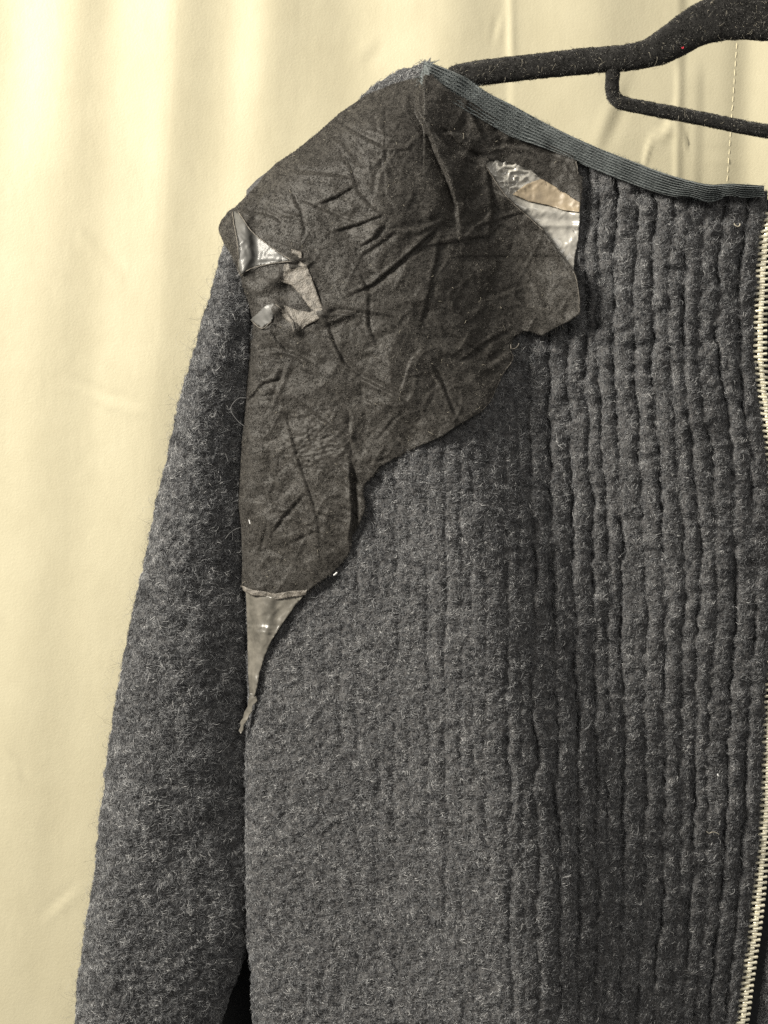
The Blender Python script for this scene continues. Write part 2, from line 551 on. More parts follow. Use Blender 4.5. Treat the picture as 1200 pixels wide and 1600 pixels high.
# left edge rolls round to the back
edge = np.clip((Xg - Lx) / 30.0, 0, 1)
Dg -= 9 * (1 - np.sqrt(1 - (1 - edge) ** 2))
tback = np.clip((roll - u) / roll, 0, 1)
Xg = Xg + 16 * tback[None, :] ** 1.5
Dg -= 34 * tback[None, :]
# right edge dips to the zip tape
Dg -= 3.0 * np.exp(-np.clip(Rx - Xg, 0, None) / 6.0)
# the cloth lies a little lower under the suede
UNDER = [(668, 140), (650, 146), (610, 150), (575, 166), (535, 192), (490, 230), (440, 272), (400, 312), (400, 440), (402, 640), (395, 800), (400, 900), (470, 905), (530, 850), (550, 740), (690, 660), (760, 610), (780, 520), (840, 495), (880, 470), (880, 430), (740, 260), (800, 270), (880, 290), (880, 262), (760, 215), (690, 175)]
_in = inside(UNDER, Xg, Yg)
_ud = poly_dist(UNDER + UNDER[:1], Xg, Yg)[0]
Dg -= np.where(_in, 6.5 * sstep(0, 14, _ud), 0) + np.where(_in, rib_h(Xg, Yg), 0) * sstep(0, 14, _ud)
Vp = W(Xg, Yg, Dg).reshape(-1, 3)
Fp = grid_faces(NV, NU)
front = mesh_obj('front_panel', Vp, Fp, M_WOOL, jacket)

# suede outline and its openings (used to keep pile off hidden wool)
SUEDE = [(668, 112), (662, 119), (620, 129), (574, 147), (530, 177), (500, 204), (465, 233), (430, 256), (415, 271), (400, 290), (384, 307), (367, 324), (358, 329), (345, 345), (341, 358), (348, 377), (362, 402), (376, 431),
         (379, 453), (386, 474), (392, 492), (396, 508), (391, 530), (388, 560), (386, 590), (384, 640), (379, 682), (377, 709), (374, 750), (372, 787), (377, 830), (379, 880), (377, 918),
         (386, 920), (395, 925), (412, 927), (430, 932), (452, 929), (478, 926), (489, 916), (500, 909), (514, 899), (527, 887), (538, 875), (546, 862), (551, 834), (559, 820), (568, 803), (571, 790), (566, 767), (570, 755), (583, 744), (592, 730),
         (610, 719), (632, 708), (650, 699), (671, 690), (690, 681), (720, 661), (745, 648), (758, 636), (769, 621), (777, 602), (785, 585), (794, 572), (800, 564), (801, 556), (798, 549), (798, 539), (801, 530), (807, 523), (817, 517), (832, 518), (846, 524),
         (856, 519), (872, 510), (887, 503), (905, 490), (905, 470), (903, 452), (900, 432), (896, 422),
         (878, 402), (866, 385), (850, 360), (840, 350), (830, 342), (812, 326), (794, 309), (780, 292), (770, 276), (759, 258), (764, 250), (777, 250), (800, 255), (827, 263), (847, 281), (877, 299), (907, 317),
         (909, 295), (909, 277), (903, 271), (901, 252), (893, 243), (860, 226), (820, 208), (780, 186), (740, 163), (700, 140), (680, 122)]
HOLE1 = [(363, 328), (372, 332), (383, 346), (393, 361), (413, 378), (432, 392), (452, 406), (430, 411), (404, 415), (386, 422), (377, 430), (373, 418), (372, 386), (366, 352)]


BIG = [(759, 258), (764, 250), (777, 249), (800, 254), (827, 262), (847, 280), (877, 298), (907, 316), (906, 325), (905, 352), (903, 377), (898, 402), (896, 423), (878, 404), (866, 387), (850, 362), (840, 352), (830, 344), (812, 328), (794, 311), (780, 294), (770, 278)]
TAIL = [(384, 922), (395, 926), (412, 929), (430, 934), (452, 931), (478, 926), (462, 945), (447, 966), (436, 982), (424, 1001), (413, 1026), (405, 1052), (402, 1072), (397, 1088), (390, 1087), (388, 1060), (387, 1020), (386, 975), (385, 945)]
LIT_FACET_A = [(452, 405), (468, 408), (479, 414), (489, 440), (499, 468), (508, 488), (500, 490), (485, 482), (472, 464), (456, 446), (441, 441), (425, 443), (432, 430), (442, 418)]
LIT_FACET_B = [(436, 474), (447, 478), (462, 484), (484, 488), (500, 480), (512, 488), (500, 498), (480, 508), (468, 517), (458, 518), (452, 504), (440, 492), (428, 484)]
LIT_FACET_C = [(455, 389), (471, 393), (472, 403), (458, 404)]
SCRAP = [(391, 500), (402, 490), (416, 476), (428, 473), (431, 484), (424, 502), (409, 513)]


def hid(x, y):
    r = inside(SUEDE, x, y)
    for P in (HOLE1, BIG, TAIL):
        r = r | inside(P, x, y)
    return r


def covered(x, y):
    return inside(SUEDE, x, y) | inside(HOLE1, x, y)


def bare(x, y):
    r = inside(LIT_FACET_A, x, y)
    for P in (LIT_FACET_B, LIT_FACET_C, SCRAP):
        r = r | inside(P, x, y)
    return r


def wool_tint(x, y, r):
    return np.clip(r.random(len(x)) ** 1.15 * 0.85 + 0.06 + 0.22 * vn(x / 6, y / 5, 64) + 0.12 * vn(x / 15, y / 13, 65), 0, 1)


def comb_body(x, y):
    return 0.35 + 0.9 * sstep(750, 950, x)


fibres('fuzz', front, Vp, Fp, 470000, 0.00105, 0.000088, 0.38, M_FUZZ, comb=comb_body, seed=3, curl=0.35, tint=wool_tint,
       keep=lambda x, y: ~(hid(x + 6, y) & hid(x - 6, y) & hid(x, y + 6) & hid(x, y - 6)) & ~((x < 655) & (y < top_y(x) + 40)))

# sleeve: closed tube
SL_Y = [330, 395, 440, 500, 580, 640, 720, 800, 880, 980, 1080, 1180, 1280, 1370, 1420, 1480, 1540, 1610, 1700]
SL_X = [362, 348, 337, 320, 296, 280, 262, 243, 228, 205, 186, 170, 158, 149, 141, 131, 123, 119, 116]
SR_Y = [330, 600, 1400, 1480, 1520, 1560, 1600, 1700]
SR_X = [405, 402, 398, 386, 372, 356, 344, 325]
NT, NS = 260, 420
ys = np.linspace(338, 1690, NS)
xl = np.interp(ys, SL_Y, SL_X) + 1.6 * vn(ys / 22, 1.5, 21) + 1.0 * vn(ys / 9, 2.5, 21)
xr_ = np.interp(ys, SR_Y, SR_X)
for a_ in (xl, xr_):
    a_[3:-3] = np.convolve(a_, np.ones(7) / 7, 'valid')
tha = np.linspace(0, 2 * math.pi, NT, endpoint=False)
# more samples over the front half
tha = tha + 0.35 * np.sin(2 * tha) * 0
ce, se = np.cos(tha), np.sin(tha)
sx = np.sign(ce) * np.abs(ce) ** 0.85
sy = np.sign(se) * np.abs(se) ** 0.8
xc = (xl + xr_) / 2
rx = (xr_ - xl) / 2
Xs = xc[:, None] + rx[:, None] * sx[None, :]
Ys = np.repeat(ys[:, None], NT, 1)
topf = sstep(330, 520, ys)
rd = 6 + 14 * topf
d0 = -19 + 2 * topf - 3 * sstep(1000, 1600, ys)
Ds = d0[:, None] + rd[:, None] * sy[None, :] * (1 - 0.30 * sx[None, :])
front_m = np.clip(se, 0, 1)[None, :] ** 0.5
Ds += front_m * (1.8 * vn(Xs / 75, Ys / 140, 22) + 0.7 * vn(Xs / 28, Ys / 33, 23) + 0.40 * vn(Xs / 10, Ys / 8, 24) + 0.22 * vn(Xs / 5, Ys / 4.5, 25))
# armhole seam ridge beside the suede
Ds += front_m * 1.6 * np.exp(-((Xs - 384) / 7.0) ** 2) * (1 - sstep(560, 660, Ys))
Vs = W(Xs, Ys, Ds).reshape(-1, 3)
Fs = grid_faces(NS, NT, True)
sleeve = mesh_obj('sleeve', Vs, Fs, M_WOOL, jacket)
fibres('fuzz', sleeve, Vs, Fs, 230000, 0.00125, 0.000088, 0.34, M_FUZZ, tint=wool_tint, closed=True, comb=lambda x, y: 0.25 + 0 * x - 0.4 * sstep(700, 1400, y), seed=9, curl=0.5,
       keep=lambda x, y: ~covered(x, y) & (x < 400))
# stray long fibres along the silhouette
fibres('stray_fibre', sleeve, Vs, Fs, 900, 0.0036, 0.000030, 0.8, M_FUZZ, closed=True, seed=15, curl=0.9, npt=6, clump=30,
       keep=lambda x, y: ~covered(x, y) & (x < np.interp(y, SL_Y, SL_X) + 16))

# back panel: shoulder strip above the suede and the dark inside behind the gap
BK = [(556, 168), (575, 143), (592, 130), (610, 119), (628, 110), (645, 106), (660, 101), (671, 95)]
bp_ = curve_pts(BK, 90)
nb = 36
tb = np.linspace(0, 1, nb)
# cross-section: from the front of the shoulder seam up over the crest and down the back
Xb = np.repeat(bp_[:, :1], nb, 1) + 4 * vn(bp_[:, :1] / 9, tb[None, :] * 3, 26) * 0.4
Yb = bp_[:, 1:2] + 26 * (1 - np.sin(np.clip(tb * 1.7, 0, 1) * math.pi / 2))[None, :] + 300 * np.clip(tb - 0.6, 0, 1)[None, :] ** 1.2 + 1.6 * vn(bp_[:, :1] / 8, 0.5, 27)
cd = body_d(bp_[:, 0], bp_[:, 1] + 26)
Db = (cd - 3)[:, None] - 22 * tb[None, :] + 0.5 * vn(Xb / 9, tb[None, :] * 9, 28)
Vb = W(Xb, Yb, Db).reshape(-1, 3)
Fb = grid_faces(90, nb)
yoke = mesh_obj('shoulder_yoke', Vb, Fb, M_WOOL, jacket)
fibres('fuzz', yoke, Vb, Fb, 14000, 0.0010, 0.00008, 0.4, M_FUZZ, seed=21, comb=lambda x, y: 0.6 + 0 * x)
nbx, nby = 90, 90
xb = np.linspace(345, 1420, nbx)
tb = np.linspace(0, 1, nby)
ytop = np.interp(xb, [345, 560, 665, 760, 1000, 1200, 1420], [470, 215, 170, 240, 330, 360, 330])
Xb = np.repeat(xb[None, :], nby, 0)
Yb = ytop[None, :] * (1 - tb[:, None]) + 1690 * tb[:, None]
Db = -42 + 2 * vn(Xb / 90, Yb / 120, 29)
back = mesh_obj('back_panel', W(Xb, Yb, Db).reshape(-1, 3), grid_faces(nby, nbx), M_ZTAPE, jacket)

# right-hand front beyond the zip
NR = 70
tr = np.linspace(0, 1, NR)
yr = np.linspace(318, 1690, 260)
zx = np.interp(yr, ZIP_Y, ZIP_X)
Xr = zx[:, None] + 27 + 210 * tr[None, :]
Yr = np.repeat(yr[:, None], NR, 1)
Dr = body_d(np.full_like(Xr, 1200), Yr) - 2 - 6 * tr[None, :] - 3 * np.exp(-tr[None, :] * 25) + 0.6 * vn(Xr / 14, Yr / 16, 30)
Vr = W(Xr, Yr, Dr).reshape(-1, 3)
Fr = grid_faces(260, NR)
right = mesh_obj('front_panel', Vr, Fr, M_WOOL, jacket)
right['label'] = 'other front beyond the zip'
fibres('fuzz', right, Vr, Fr, 22000, 0.0012, 0.00009, 0.32, M_FUZZ, seed=25, keep=lambda x, y: x > np.interp(y, ZIP_Y, ZIP_X) + 30)

# ------------------------------------------------------------------ neck binding
nl, nw = 560, 130
up = curve_pts(TAPE_UP, nl)
lo = curve_pts(TAPE_LO, nl)
tw = np.linspace(-0.35, 1.0, nw)                # negative: rolled over to the back
twc = np.clip(tw, 0, 1)
Xt = up[:, :1] * (1 - twc) + lo[:, :1] * twc
Yt = up[:, 1:] * (1 - twc) + lo[:, 1:] * twc
bd = body_d(Xt, Yt + 12)
lift = 2.8 * np.sqrt(np.clip(1 - (1 - np.clip(twc * 2.2, 0, 1)) ** 2, 0, 1)) + 0.4
RID = 8.5
al = np.linspace(0, 1, nl)[:, None] * np.ones((1, nw))
ridge_n = RID - 2.5 * sstep(0.85, 0.97, al)
ph = twc[None, :] * ridge_n + 0.12 * vn(al * 60, twc[None, :] * 3, 31) - 8.0 * al * (1 - 0.5 * al)
ridge = 0.5 + 0.5 * np.cos(2 * math.pi * ph)
cord = np.sin(2 * math.pi * (al * 118 + 0.30 * np.cos(2 * math.pi * ph) + 0.5 * np.floor(ph))) 
Dt = bd + lift + 1.7 * ridge ** 0.85 + 0.42 * cord * ridge
Dt += 0.9 * vn(al * 22, twc[None, :] * 1.2, 32)
Dt += 2.2 * np.exp(-((al - 0.93) / 0.03) ** 2) * (1 - twc[None, :]) - 1.4 * np.exp(-((al - 0.88) / 0.02) ** 2)
tneg = np.clip(-tw, 0, 1)[None, :]
Dt = Dt - 14 * tneg ** 0.7
Yt = Yt + 30 * tneg ** 1.4
# upper end folds back over the shoulder
endf = np.clip((0.022 - al) / 0.022, 0, 1)
Dt = Dt - 6.5 * endf ** 1.6
Vt = W(Xt, Yt, Dt).reshape(-1, 3)
Ft = grid_faces(nl, nw)
tape = mesh_obj('neck_binding', Vt, Ft, M_TAPE, jacket)
M_TAPEF = fibre_mat('cotton_fibre', [(0, (0.03, 0.04, 0.043)), (1, (0.13, 0.15, 0.15))])
fibres('fuzz', tape, Vt, Ft, 5000, 0.0007, 0.00004, 0.7, M_TAPEF, seed=33)
# frayed threads at the upper end
fr = []
for k in range(42):
    a0 = rng.uniform(0, 1)
    x0, y0 = 664 + 10 * rng.normal() * 0.5 + 4 * a0, 97 + 30 * a0 * rng.random()
    if rng.random() < 0.55:
        x0, y0 = 668 + rng.normal() * 6, 98 + abs(rng.normal()) * 3
        dx, dy = rng.normal() * 9 + 3, -rng.uniform(1, 8)
    else:
        x0, y0 = 658 + rng.normal() * 4, 122 + rng.normal() * 8
        dx, dy = -rng.uniform(1, 6), rng.normal() * 5
    dd0 = float(body_d(np.array(x0), np.array(y0 + 12))) + 1.5
    t_ = np.linspace(0, 1, 7)
    fr.append(W(x0 + dx * t_ + 2 * rng.normal() * t_ * t_, y0 + dy * t_ + 2 * rng.normal() * t_ * t_, dd0 + 2.5 * t_ * rng.normal()))
fray = strands('frayed_end', fr, 0.00010, M_TAPE, tape)
fray['kind'] = 'stuff'

# ------------------------------------------------------------------ zip
zroot = None
yz = np.linspace(312, 1690, 300)
zx = np.interp(yz, ZIP_Y, ZIP_X)
tz = np.linspace(-1, 1, 14)
Xz = zx[:, None] + 11 + 22 * tz[None, :]
Yz = np.repeat(yz[:, None], 14, 1)
zd = body_d(np.interp(yz, ZIP_Y, ZIP_X), yz) - 1.0
Dz = zd[:, None] - 2.2 - 0.8 * np.abs(tz)[None, :]
zipo = mesh_obj('zip', W(Xz, Yz, Dz).reshape(-1, 3), grid_faces(300, 14), M_ZTAPE, jacket)
# one tooth: rounded bar with a nubbed head
sec = [(-1.0, 0.55, 0.5), (-0.85, 0.85, 0.8), (-0.2, 0.8, 0.85), (0.35, 0.85, 1.0), (0.8, 1.0, 1.0), (1.0, 0.6, 0.55)]
th = np.linspace(0, 2 * math.pi, 8, endpoint=False) + math.pi / 8
tv_ = []
for xx, hh, dd_ in sec:
    for a in th:
        c_, s_ = math.cos(a), math.sin(a)
        tv_.append((xx * 0.0022, -np.sign(s_) * abs(s_) ** 0.6 * dd_ * 0.0010, np.sign(c_) * abs(c_) ** 0.6 * hh * 0.00086))
tv_ = np.array(tv_)
tf = [list(f) for f in grid_faces(len(sec), 8, True)]
me = bpy.data.meshes.new('zip_tooth')
me.from_pydata([tuple(p) for p in tv_], [], tf + [list(range(7, -1, -1)), list(range(40, 48))])
me.materials.append(M_ZIP)
for p in me.polygons:
    p.use_smooth = True
arc = np.r_[0, np.cumsum(np.hypot(np.diff(yz), np.diff(zx)))]
pitch = 9.0
k = 0
s_ = 22.0
while s_ < arc[-1] - 40:
    for side in (0, 1):
        sa = s_ + side * pitch / 2
        y_ = float(np.interp(sa, arc, yz))
        x_ = float(np.interp(y_, ZIP_Y, ZIP_X))
        cx = x_ + (7.0 if side == 0 else 14.0)
        if cx - 8 > 1206 or y_ > 1612:
            continue
        sl = (np.interp(y_ + 8, ZIP_Y, ZIP_X) - np.interp(y_ - 8, ZIP_Y, ZIP_X)) / 16.0
        o = bpy.data.objects.new('zip_tooth', me)
        COL.objects.link(o)
        o.parent = zipo
        o.location = W(cx, y_, float(np.interp(y_, yz, zd)) - 0.6 + 0.1 * rng.normal())
        o.rotation_euler = (0.05 * rng.normal(), math.atan(sl) + 0.05 * rng.normal() + (math.pi if side else 0), 0.12 * rng.normal() - 0.12)
        k += 1
    s_ += pitch

# ------------------------------------------------------------------ suede piece
CREASES = [  # polyline, height mm, width px (sign: which side is raised)
    ([(527, 186), (545, 200), (567, 213), (600, 229), (633, 226), (652, 208)], 2.0, 6), ([(515, 212), (535, 222), (552, 245)], 1.2, 6),
    ([(432, 257), (470, 268), (510, 271), (555, 278)], 1.4, 6), ([(498, 320), (525, 309), (556, 291)], -1.5, 7),
    ([(518, 364), (560, 352), (604, 335)], -1.5, 7), ([(560, 388), (585, 372), (604, 345)], -1.3, 5), ([(606, 357), (650, 356), (690, 340)], 1.5, 7),
    ([(545, 462), (582, 446), (620, 415), (660, 380), (692, 350)], -1.9, 6), ([(376, 328), (410, 333), (430, 339), (442, 350)], 1.8, 5),
    ([(508, 495), (520, 530), (537, 566), (567, 590), (620, 617), (650, 640)], 1.6, 6), ([(441, 618), (452, 665), (463, 708), (483, 765), (498, 820), (500, 870)], 0.9, 7),
    ([(455, 620), (507, 660), (543, 684), (562, 720)], -1.4, 6), ([(378, 778), (420, 782), (480, 800)], 1.2, 9), ([(386, 556), (420, 545), (455, 548), (495, 570)], 1.4, 6),
    ([(386, 630), (410, 600), (440, 592)], -1.4, 6), ([(420, 640), (440, 590), (450, 560)], 1.0, 6),
    ([(548, 715), (551, 760), (553, 810), (547, 850)], 3.4, 7), ([(690, 205), (715, 207), (733, 214)], 1.8, 6), ([(675, 196), (700, 226), (730, 241), (757, 254)], 2.2, 6),
    ([(684, 192), (715, 222), (757, 248)], -1.6, 5), ([(732, 168), (745, 190), (757, 218)], 1.4, 5), ([(757, 232), (790, 226), (830, 230), (880, 250)], 1.8, 6),
    ([(762, 262), (768, 300), (772, 330), (764, 372)], 1.8, 8), ([(692, 360), (680, 420), (668, 470), (655, 520)], 1.1, 7), ([(790, 345), (765, 370), (700, 380), (640, 390)], 1.0, 7),
    ([(585, 300), (590, 270), (612, 240)], 1.2, 6), ([(500, 515), (560, 488), (640, 500)], -1.0, 8), ([(590, 205), (588, 180)], 1.2, 5), ([(455, 300), (470, 330), (478, 370)], 0.9, 7),
    ([(620, 620), (640, 560), (660, 540)], 0.8, 8), ([(545, 690), (547, 650), (540, 630)], 1.0, 6), ([(545, 250), (560, 300), (590, 330)], 0.9, 7), ([(700, 560), (760, 570), (800, 545)], 0.9, 8),
    ([(510, 490), (530, 486), (560, 489)], 1.6, 5), ([(425, 520), (435, 535), (450, 550)], 1.5, 5)]
_cc = np.random.default_rng(12)
for _k in range(46):
    _x, _y = _cc.uniform(400, 800), _cc.uniform(200, 880)
    _a, _l = _cc.choice([0.5, -0.9, 1.25, -0.35]) + _cc.normal() * 0.25, _cc.uniform(45, 130)
    _p = [(_x + math.cos(_a) * _l * t_ + _cc.normal() * 3, _y + math.sin(_a) * _l * t_ + _cc.normal() * 3) for t_ in (-0.5, -0.15, 0.2, 0.5)]
    CREASES.append((_p, _cc.choice([-1, 1]) * _cc.uniform(0.5, 1.1), _cc.uniform(4.5, 7)))
FLAP = [(664, 118), (650, 146), (650, 176), (655, 186), (672, 216), (684, 250), (697, 275), (710, 320), (716, 370)]


_cr = np.random.default_rng(77)
CR_SETS = []
for stp, amp_ in ((70, 2.1), (36, 0.85), (19, 0.25)):
    gx_, gy_ = np.meshgrid(np.arange(280, 980, stp), np.arange(40, 1000, stp))
    P_ = np.stack([gx_.ravel(), gy_.ravel()], 1) + _cr.uniform(-0.45, 0.45, (gx_.size, 2)) * stp
    H_ = _cr.uniform(-1, 1, len(P_)) * amp_
    vo_, _, fo_, ov_, _, _ = delaunay_2d_cdt([Vector(p) for p in P_], [], [], 0, 1e-4)
    CR_SETS.append((np.array([tuple(p) for p in vo_]), np.array([H_[o_[0]] for o_ in ov_]), np.array(fo_)))


def crumple(x, y):
    '''folded-paper relief: flat facets meeting in creases'''
    out = np.zeros(np.shape(x))
    for P_, H_, F_ in CR_SETS:
        for a, b, c in F_:
            A_, B_, C_ = P_[a], P_[b], P_[c]
            mn, mx = np.minimum(np.minimum(A_, B_), C_), np.maximum(np.maximum(A_, B_), C_)
            i = np.nonzero((x >= mn[0]) & (x < mx[0]) & (y >= mn[1]) & (y < mx[1]))[0]
            if not len(i):
                continue
            det = (B_[1] - C_[1]) * (A_[0] - C_[0]) + (C_[0] - B_[0]) * (A_[1] - C_[1])
            u_ = ((B_[1] - C_[1]) * (x[i] - C_[0]) + (C_[0] - B_[0]) * (y[i] - C_[1])) / det
            v_ = ((C_[1] - A_[1]) * (x[i] - C_[0]) + (A_[0] - C_[0]) * (y[i] - C_[1])) / det
            m = (u_ >= 0) & (v_ >= 0) & (u_ + v_ <= 1)
            k = i[m]
            add = u_[m] * H_[a] + v_[m] * H_[b] + (1 - u_[m] - v_[m]) * H_[c]
            out[k] += add
    return out


def suede_d(x, y):
    shp = np.shape(x)
    return _suede_d(np.atleast_1d(np.asarray(x, float)).ravel(), np.atleast_1d(np.asarray(y, float)).ravel()).reshape(shp)


def _suede_d(x, y):
    d = body_d(x, y) + 2.9
    for P, A, wd in CREASES:
        P = np.asarray(P, float)
        lo_, hi_ = P.min(0) - 40, P.max(0) + 40
        m = (x > lo_[0]) & (x < hi_[0]) & (y > lo_[1]) & (y < hi_[1])
        if not m.any():
            continue
        dd, sd, tt = poly_dist(P, x[m], y[m])
        q = sd / (wd * 0.75)
        f = (q * np.exp(-q * q * 0.7) * 0.9 - 0.55 * np.exp(-(sd / 2.6) ** 2))
        end = np.exp(-(np.clip(dd ** 2 - sd ** 2, 0, None)) / 60.0) * np.clip(np.sin(np.pi * np.clip(tt, 0.03, 0.97)) * 2, 0, 1)
        d[m] += abs(A) * np.where(np.full_like(q, A) > 0, f, q * -np.exp(-q * q * 0.7) * 0.9 - 0.55 * np.exp(-(sd / 2.6) ** 2)) * end * 0.9
    # flap edge: upper right piece lies on top
    dd, sd, tt = poly_dist(FLAP, x, y)
    near = (y > 118) & (y < 400) & (x > 600)
    d += np.where(near, 3.0 * sstep(2, -4, -sd) * 0, 0)
    side = -sd
    d += np.where(near, 3.4 * sstep(-2.5, 3.5, side) * np.exp(-np.clip(side, 0, None) / 110.0) * (1 - 0.8 * sstep(0.6, 1, tt)) - 4.0 * np.exp(-np.clip(-side, 0, None) / 26.0) * (side < 3.5) * sstep(140, 190, y) * (1 - sstep(0.7, 1, tt)), 0)
    # lower right tongue leans out to the right
    d += 0.085 * np.clip(x - 815, 0, None) * sstep(400, 440, y) * (y < 540)
    d += 5.0 * sstep(430, 300, y) * 0
    # lip beside the large bare patch
    dl, sl_, tl = poly_dist([(759, 258), (794, 309), (830, 342), (850, 360), (878, 402), (896, 422)], x, y)
    d += 2.4 * np.exp(-(dl / 9.0) ** 2)
    # facets round the left-hand pale spots
    for (cx, cy, A, r) in ((457, 407, 2.6, 12), (506, 490, 3.0, 13), (432, 436, 2.0, 14), (462, 515, 2.2, 10), (432, 482, 2.2, 12), (446, 455, -2.6, 15), (420, 462, -1.8, 15), (480, 420, 1.3, 15), (408, 450, 1.8, 12)):
        d += A * np.exp(-((x - cx) ** 2 + (y - cy) ** 2) / (r * r))
    # general hand: soft wrinkles
    r1 = 1 - np.abs(vn((x + 0.5 * y) / 46, (y - 0.4 * x) / 60, 51))
    r2 = 1 - np.abs(vn((x - 0.6 * y) / 34, (y + 0.5 * x) / 52, 52))
    d += 0.45 * r1 ** 6 + 0.35 * r2 ** 7 + 1.0 * crumple(x, y) + 0.22 * vn(x / 14, y / 14, 54) + 0.10 * vn(x / 6, y / 6, 55)
    # pebbled grain where the hide shows
    peb = np.exp(-(((x - 490) / 60.0) ** 2 + ((y - 690) / 55.0) ** 2))
    d += 0.5 * peb * vn((x + y * 0.4) / 4.2, y / 2.8, 56)
    # left edge turns round the sleeve head
    lx = np.interp(y, [330, 358, 430, 500, 600, 787, 918], [352, 341, 376, 392, 385, 372, 378])
    e = np.clip((x - lx) / 34.0, 0, 1)
    d -= 7 * (1 - np.sqrt(np.clip(1 - (1 - e) ** 2, 0, 1))) * sstep(320, 400, y)
    d += 7.0 * sstep(405, 372, x) * sstep(480, 440, y)
    return d


def cdt_fill(poly, holes, step, jit=0.35, extra_rough=0.0, seed=0):
    r = np.random.default_rng(seed)
    loops = [np.asarray(poly, float)] + [np.asarray(h, float) for h in holes]
    P, E = [], []
    for L_ in loops:
        pts = []
        for i in range(len(L_)):
            a, b = L_[i], L_[(i + 1) % len(L_)]
            n = max(1, int(np.hypot(*(b - a)) / step))
            for k in range(n):
                q = a + (b - a) * k / n
                if extra_rough and k:
                    q = q + r.normal(0, extra_rough, 2)
                pts.append(q)
        s0 = len(P)
        P += [tuple(q) for q in pts]
        E += [(s0 + i, s0 + (i + 1) % len(pts)) for i in range(len(pts))]
    nbd = len(P)
    bnd = np.array(P)
    mn, mx = loops[0].min(0), loops[0].max(0)
    gx, gy = np.meshgrid(np.arange(mn[0], mx[0], step), np.arange(mn[1], mx[1], step * 0.87))
    gx = gx + (np.arange(gx.shape[0]) % 2)[:, None] * step / 2
    q = np.stack([gx.ravel(), gy.ravel()], 1) + r.uniform(-jit, jit, (gx.size, 2)) * step * 0.4
    m = inside(loops[0], q[:, 0], q[:, 1])
    for h in loops[1:]:
        m &= ~inside(h, q[:, 0], q[:, 1])
    q = q[m]
    # drop points hugging the border
    keep = np.ones(len(q), bool)
    for i in range(0, nbd, 400):
        b = bnd[i:i + 400]
        keep &= (np.hypot(q[:, None, 0] - b[None, :, 0], q[:, None, 1] - b[None, :, 1]).min(1) > step * 0.5)
    q = q[keep]
    allp = [Vector(p) for p in P] + [Vector((a, b)) for a, b in q]
    vo, eo, fo, _, _, _ = delaunay_2d_cdt(allp, E, [], 0, 1e-4)
    V2 = np.array([tuple(p) for p in vo])
    F = np.array([f for f in fo if len(f) == 3])
    c = V2[F].mean(1)
    m = inside(loops[0], c[:, 0], c[:, 1])
    for h in loops[1:]:
        m &= ~inside(h, c[:, 0], c[:, 1])
    F = F[m]
    a, b, c_ = V2[F[:, 0]], V2[F[:, 1]], V2[F[:, 2]]
    cr = (b[:, 0] - a[:, 0]) * (c_[:, 1] - a[:, 1]) - (b[:, 1] - a[:, 1]) * (c_[:, 0] - a[:, 0])
    F[cr > 0] = F[cr > 0][:, ::-1]          # face the camera
    used = np.unique(F)
    remap = np.full(len(V2), -1)
    remap[used] = np.arange(len(used))
    return V2[used], remap[F]


def solid(o, t):
    md = o.modifiers.new('thickness', 'SOLIDIFY')
    md.thickness = t
    md.offset = -1


patch = root('suede_piece', 'crumpled black suede offcut with torn edges draped over the jacket shoulder', 'suede')
V2, Fq = cdt_fill(SUEDE, [HOLE1], 2.1, extra_rough=0.35, seed=4)
Vq = W(V2[:, 0], V2[:, 1], suede_d(V2[:, 0], V2[:, 1]))
suede = mesh_obj('hide', Vq, Fq, M_SUEDE, patch)
solid(suede, 0.0009)


def nap_tint(x, y, r):
    return np.clip(r.random(len(x)) ** 1.5 + 0.10 * vn(x / 40, y / 40, 61), 0, 1)


fibres('nap', suede, Vq, Fq, 170000, 0.00065, 0.000060, 0.28, M_NAP, comb=lambda x, y: 0.6 + 0 * x, seed=31, curl=0.4, tint=nap_tint, sink=0.00005,
       keep=lambda x, y: (~bare(x, y) | (np.random.default_rng(5).random(len(x)) < 0.35)) & (np.exp(-(((x - 490) / 55.0) ** 2 + ((y - 695) / 50.0) ** 2)) + 0.5 * vn(x / 12, y / 12, 62) + 0.4 * vn(x / 4, y / 4, 63) < 0.75))
fibres('lint', suede, Vq, Fq, 230, 0.0007, 0.00006, 0.9, M_THREAD, seed=37, curl=1.2, npt=5)


def film(name, poly, mat, off, step=3.2, wr=0.5, seed=0, relief=None, thick=0.00025, label=None, freq=1.0, rough=0.2):
    V, F = cdt_fill(poly, [], step, seed=seed, extra_rough=rough)
    x, y = V[:, 0], V[:, 1]
    d = suede_d(x, y) * 0.5 + (body_d(x, y) + 2.2) * 0.5 + off
    r_ = 1 - np.abs(vn((x + y) / 17 * freq, (y - x) / 26 * freq, 70 + seed))
    d += wr * (r_ ** 3 * 1.4 + 0.5 * vn(x / 9 * freq, y / 9 * freq, 71 + seed))
    if relief:
        d += relief(x, y)
    o = mesh_obj(name, W(x, y, d), F, mat, patch)
    solid(o, thick)
    if label:
        o['label'] = label
    return o




def big_relief(x, y):
    t = (x - 760) / 145
    d = 1.8 * np.exp(-(poly_dist([(800, 318), (850, 330), (905, 336)], x, y)[0] / 9.0) ** 2)
    d += 1.2 * np.exp(-(poly_dist([(840, 352), (904, 352)], x, y)[0] / 5.0) ** 2)
    m = np.hypot(x - 795, y - 268)
    d += 1.3 * np.exp(-(m / 30) ** 2) * (1 - np.abs(vn(x / 8, y / 8, 90))) ** 2 * 2
    return d - 0.6


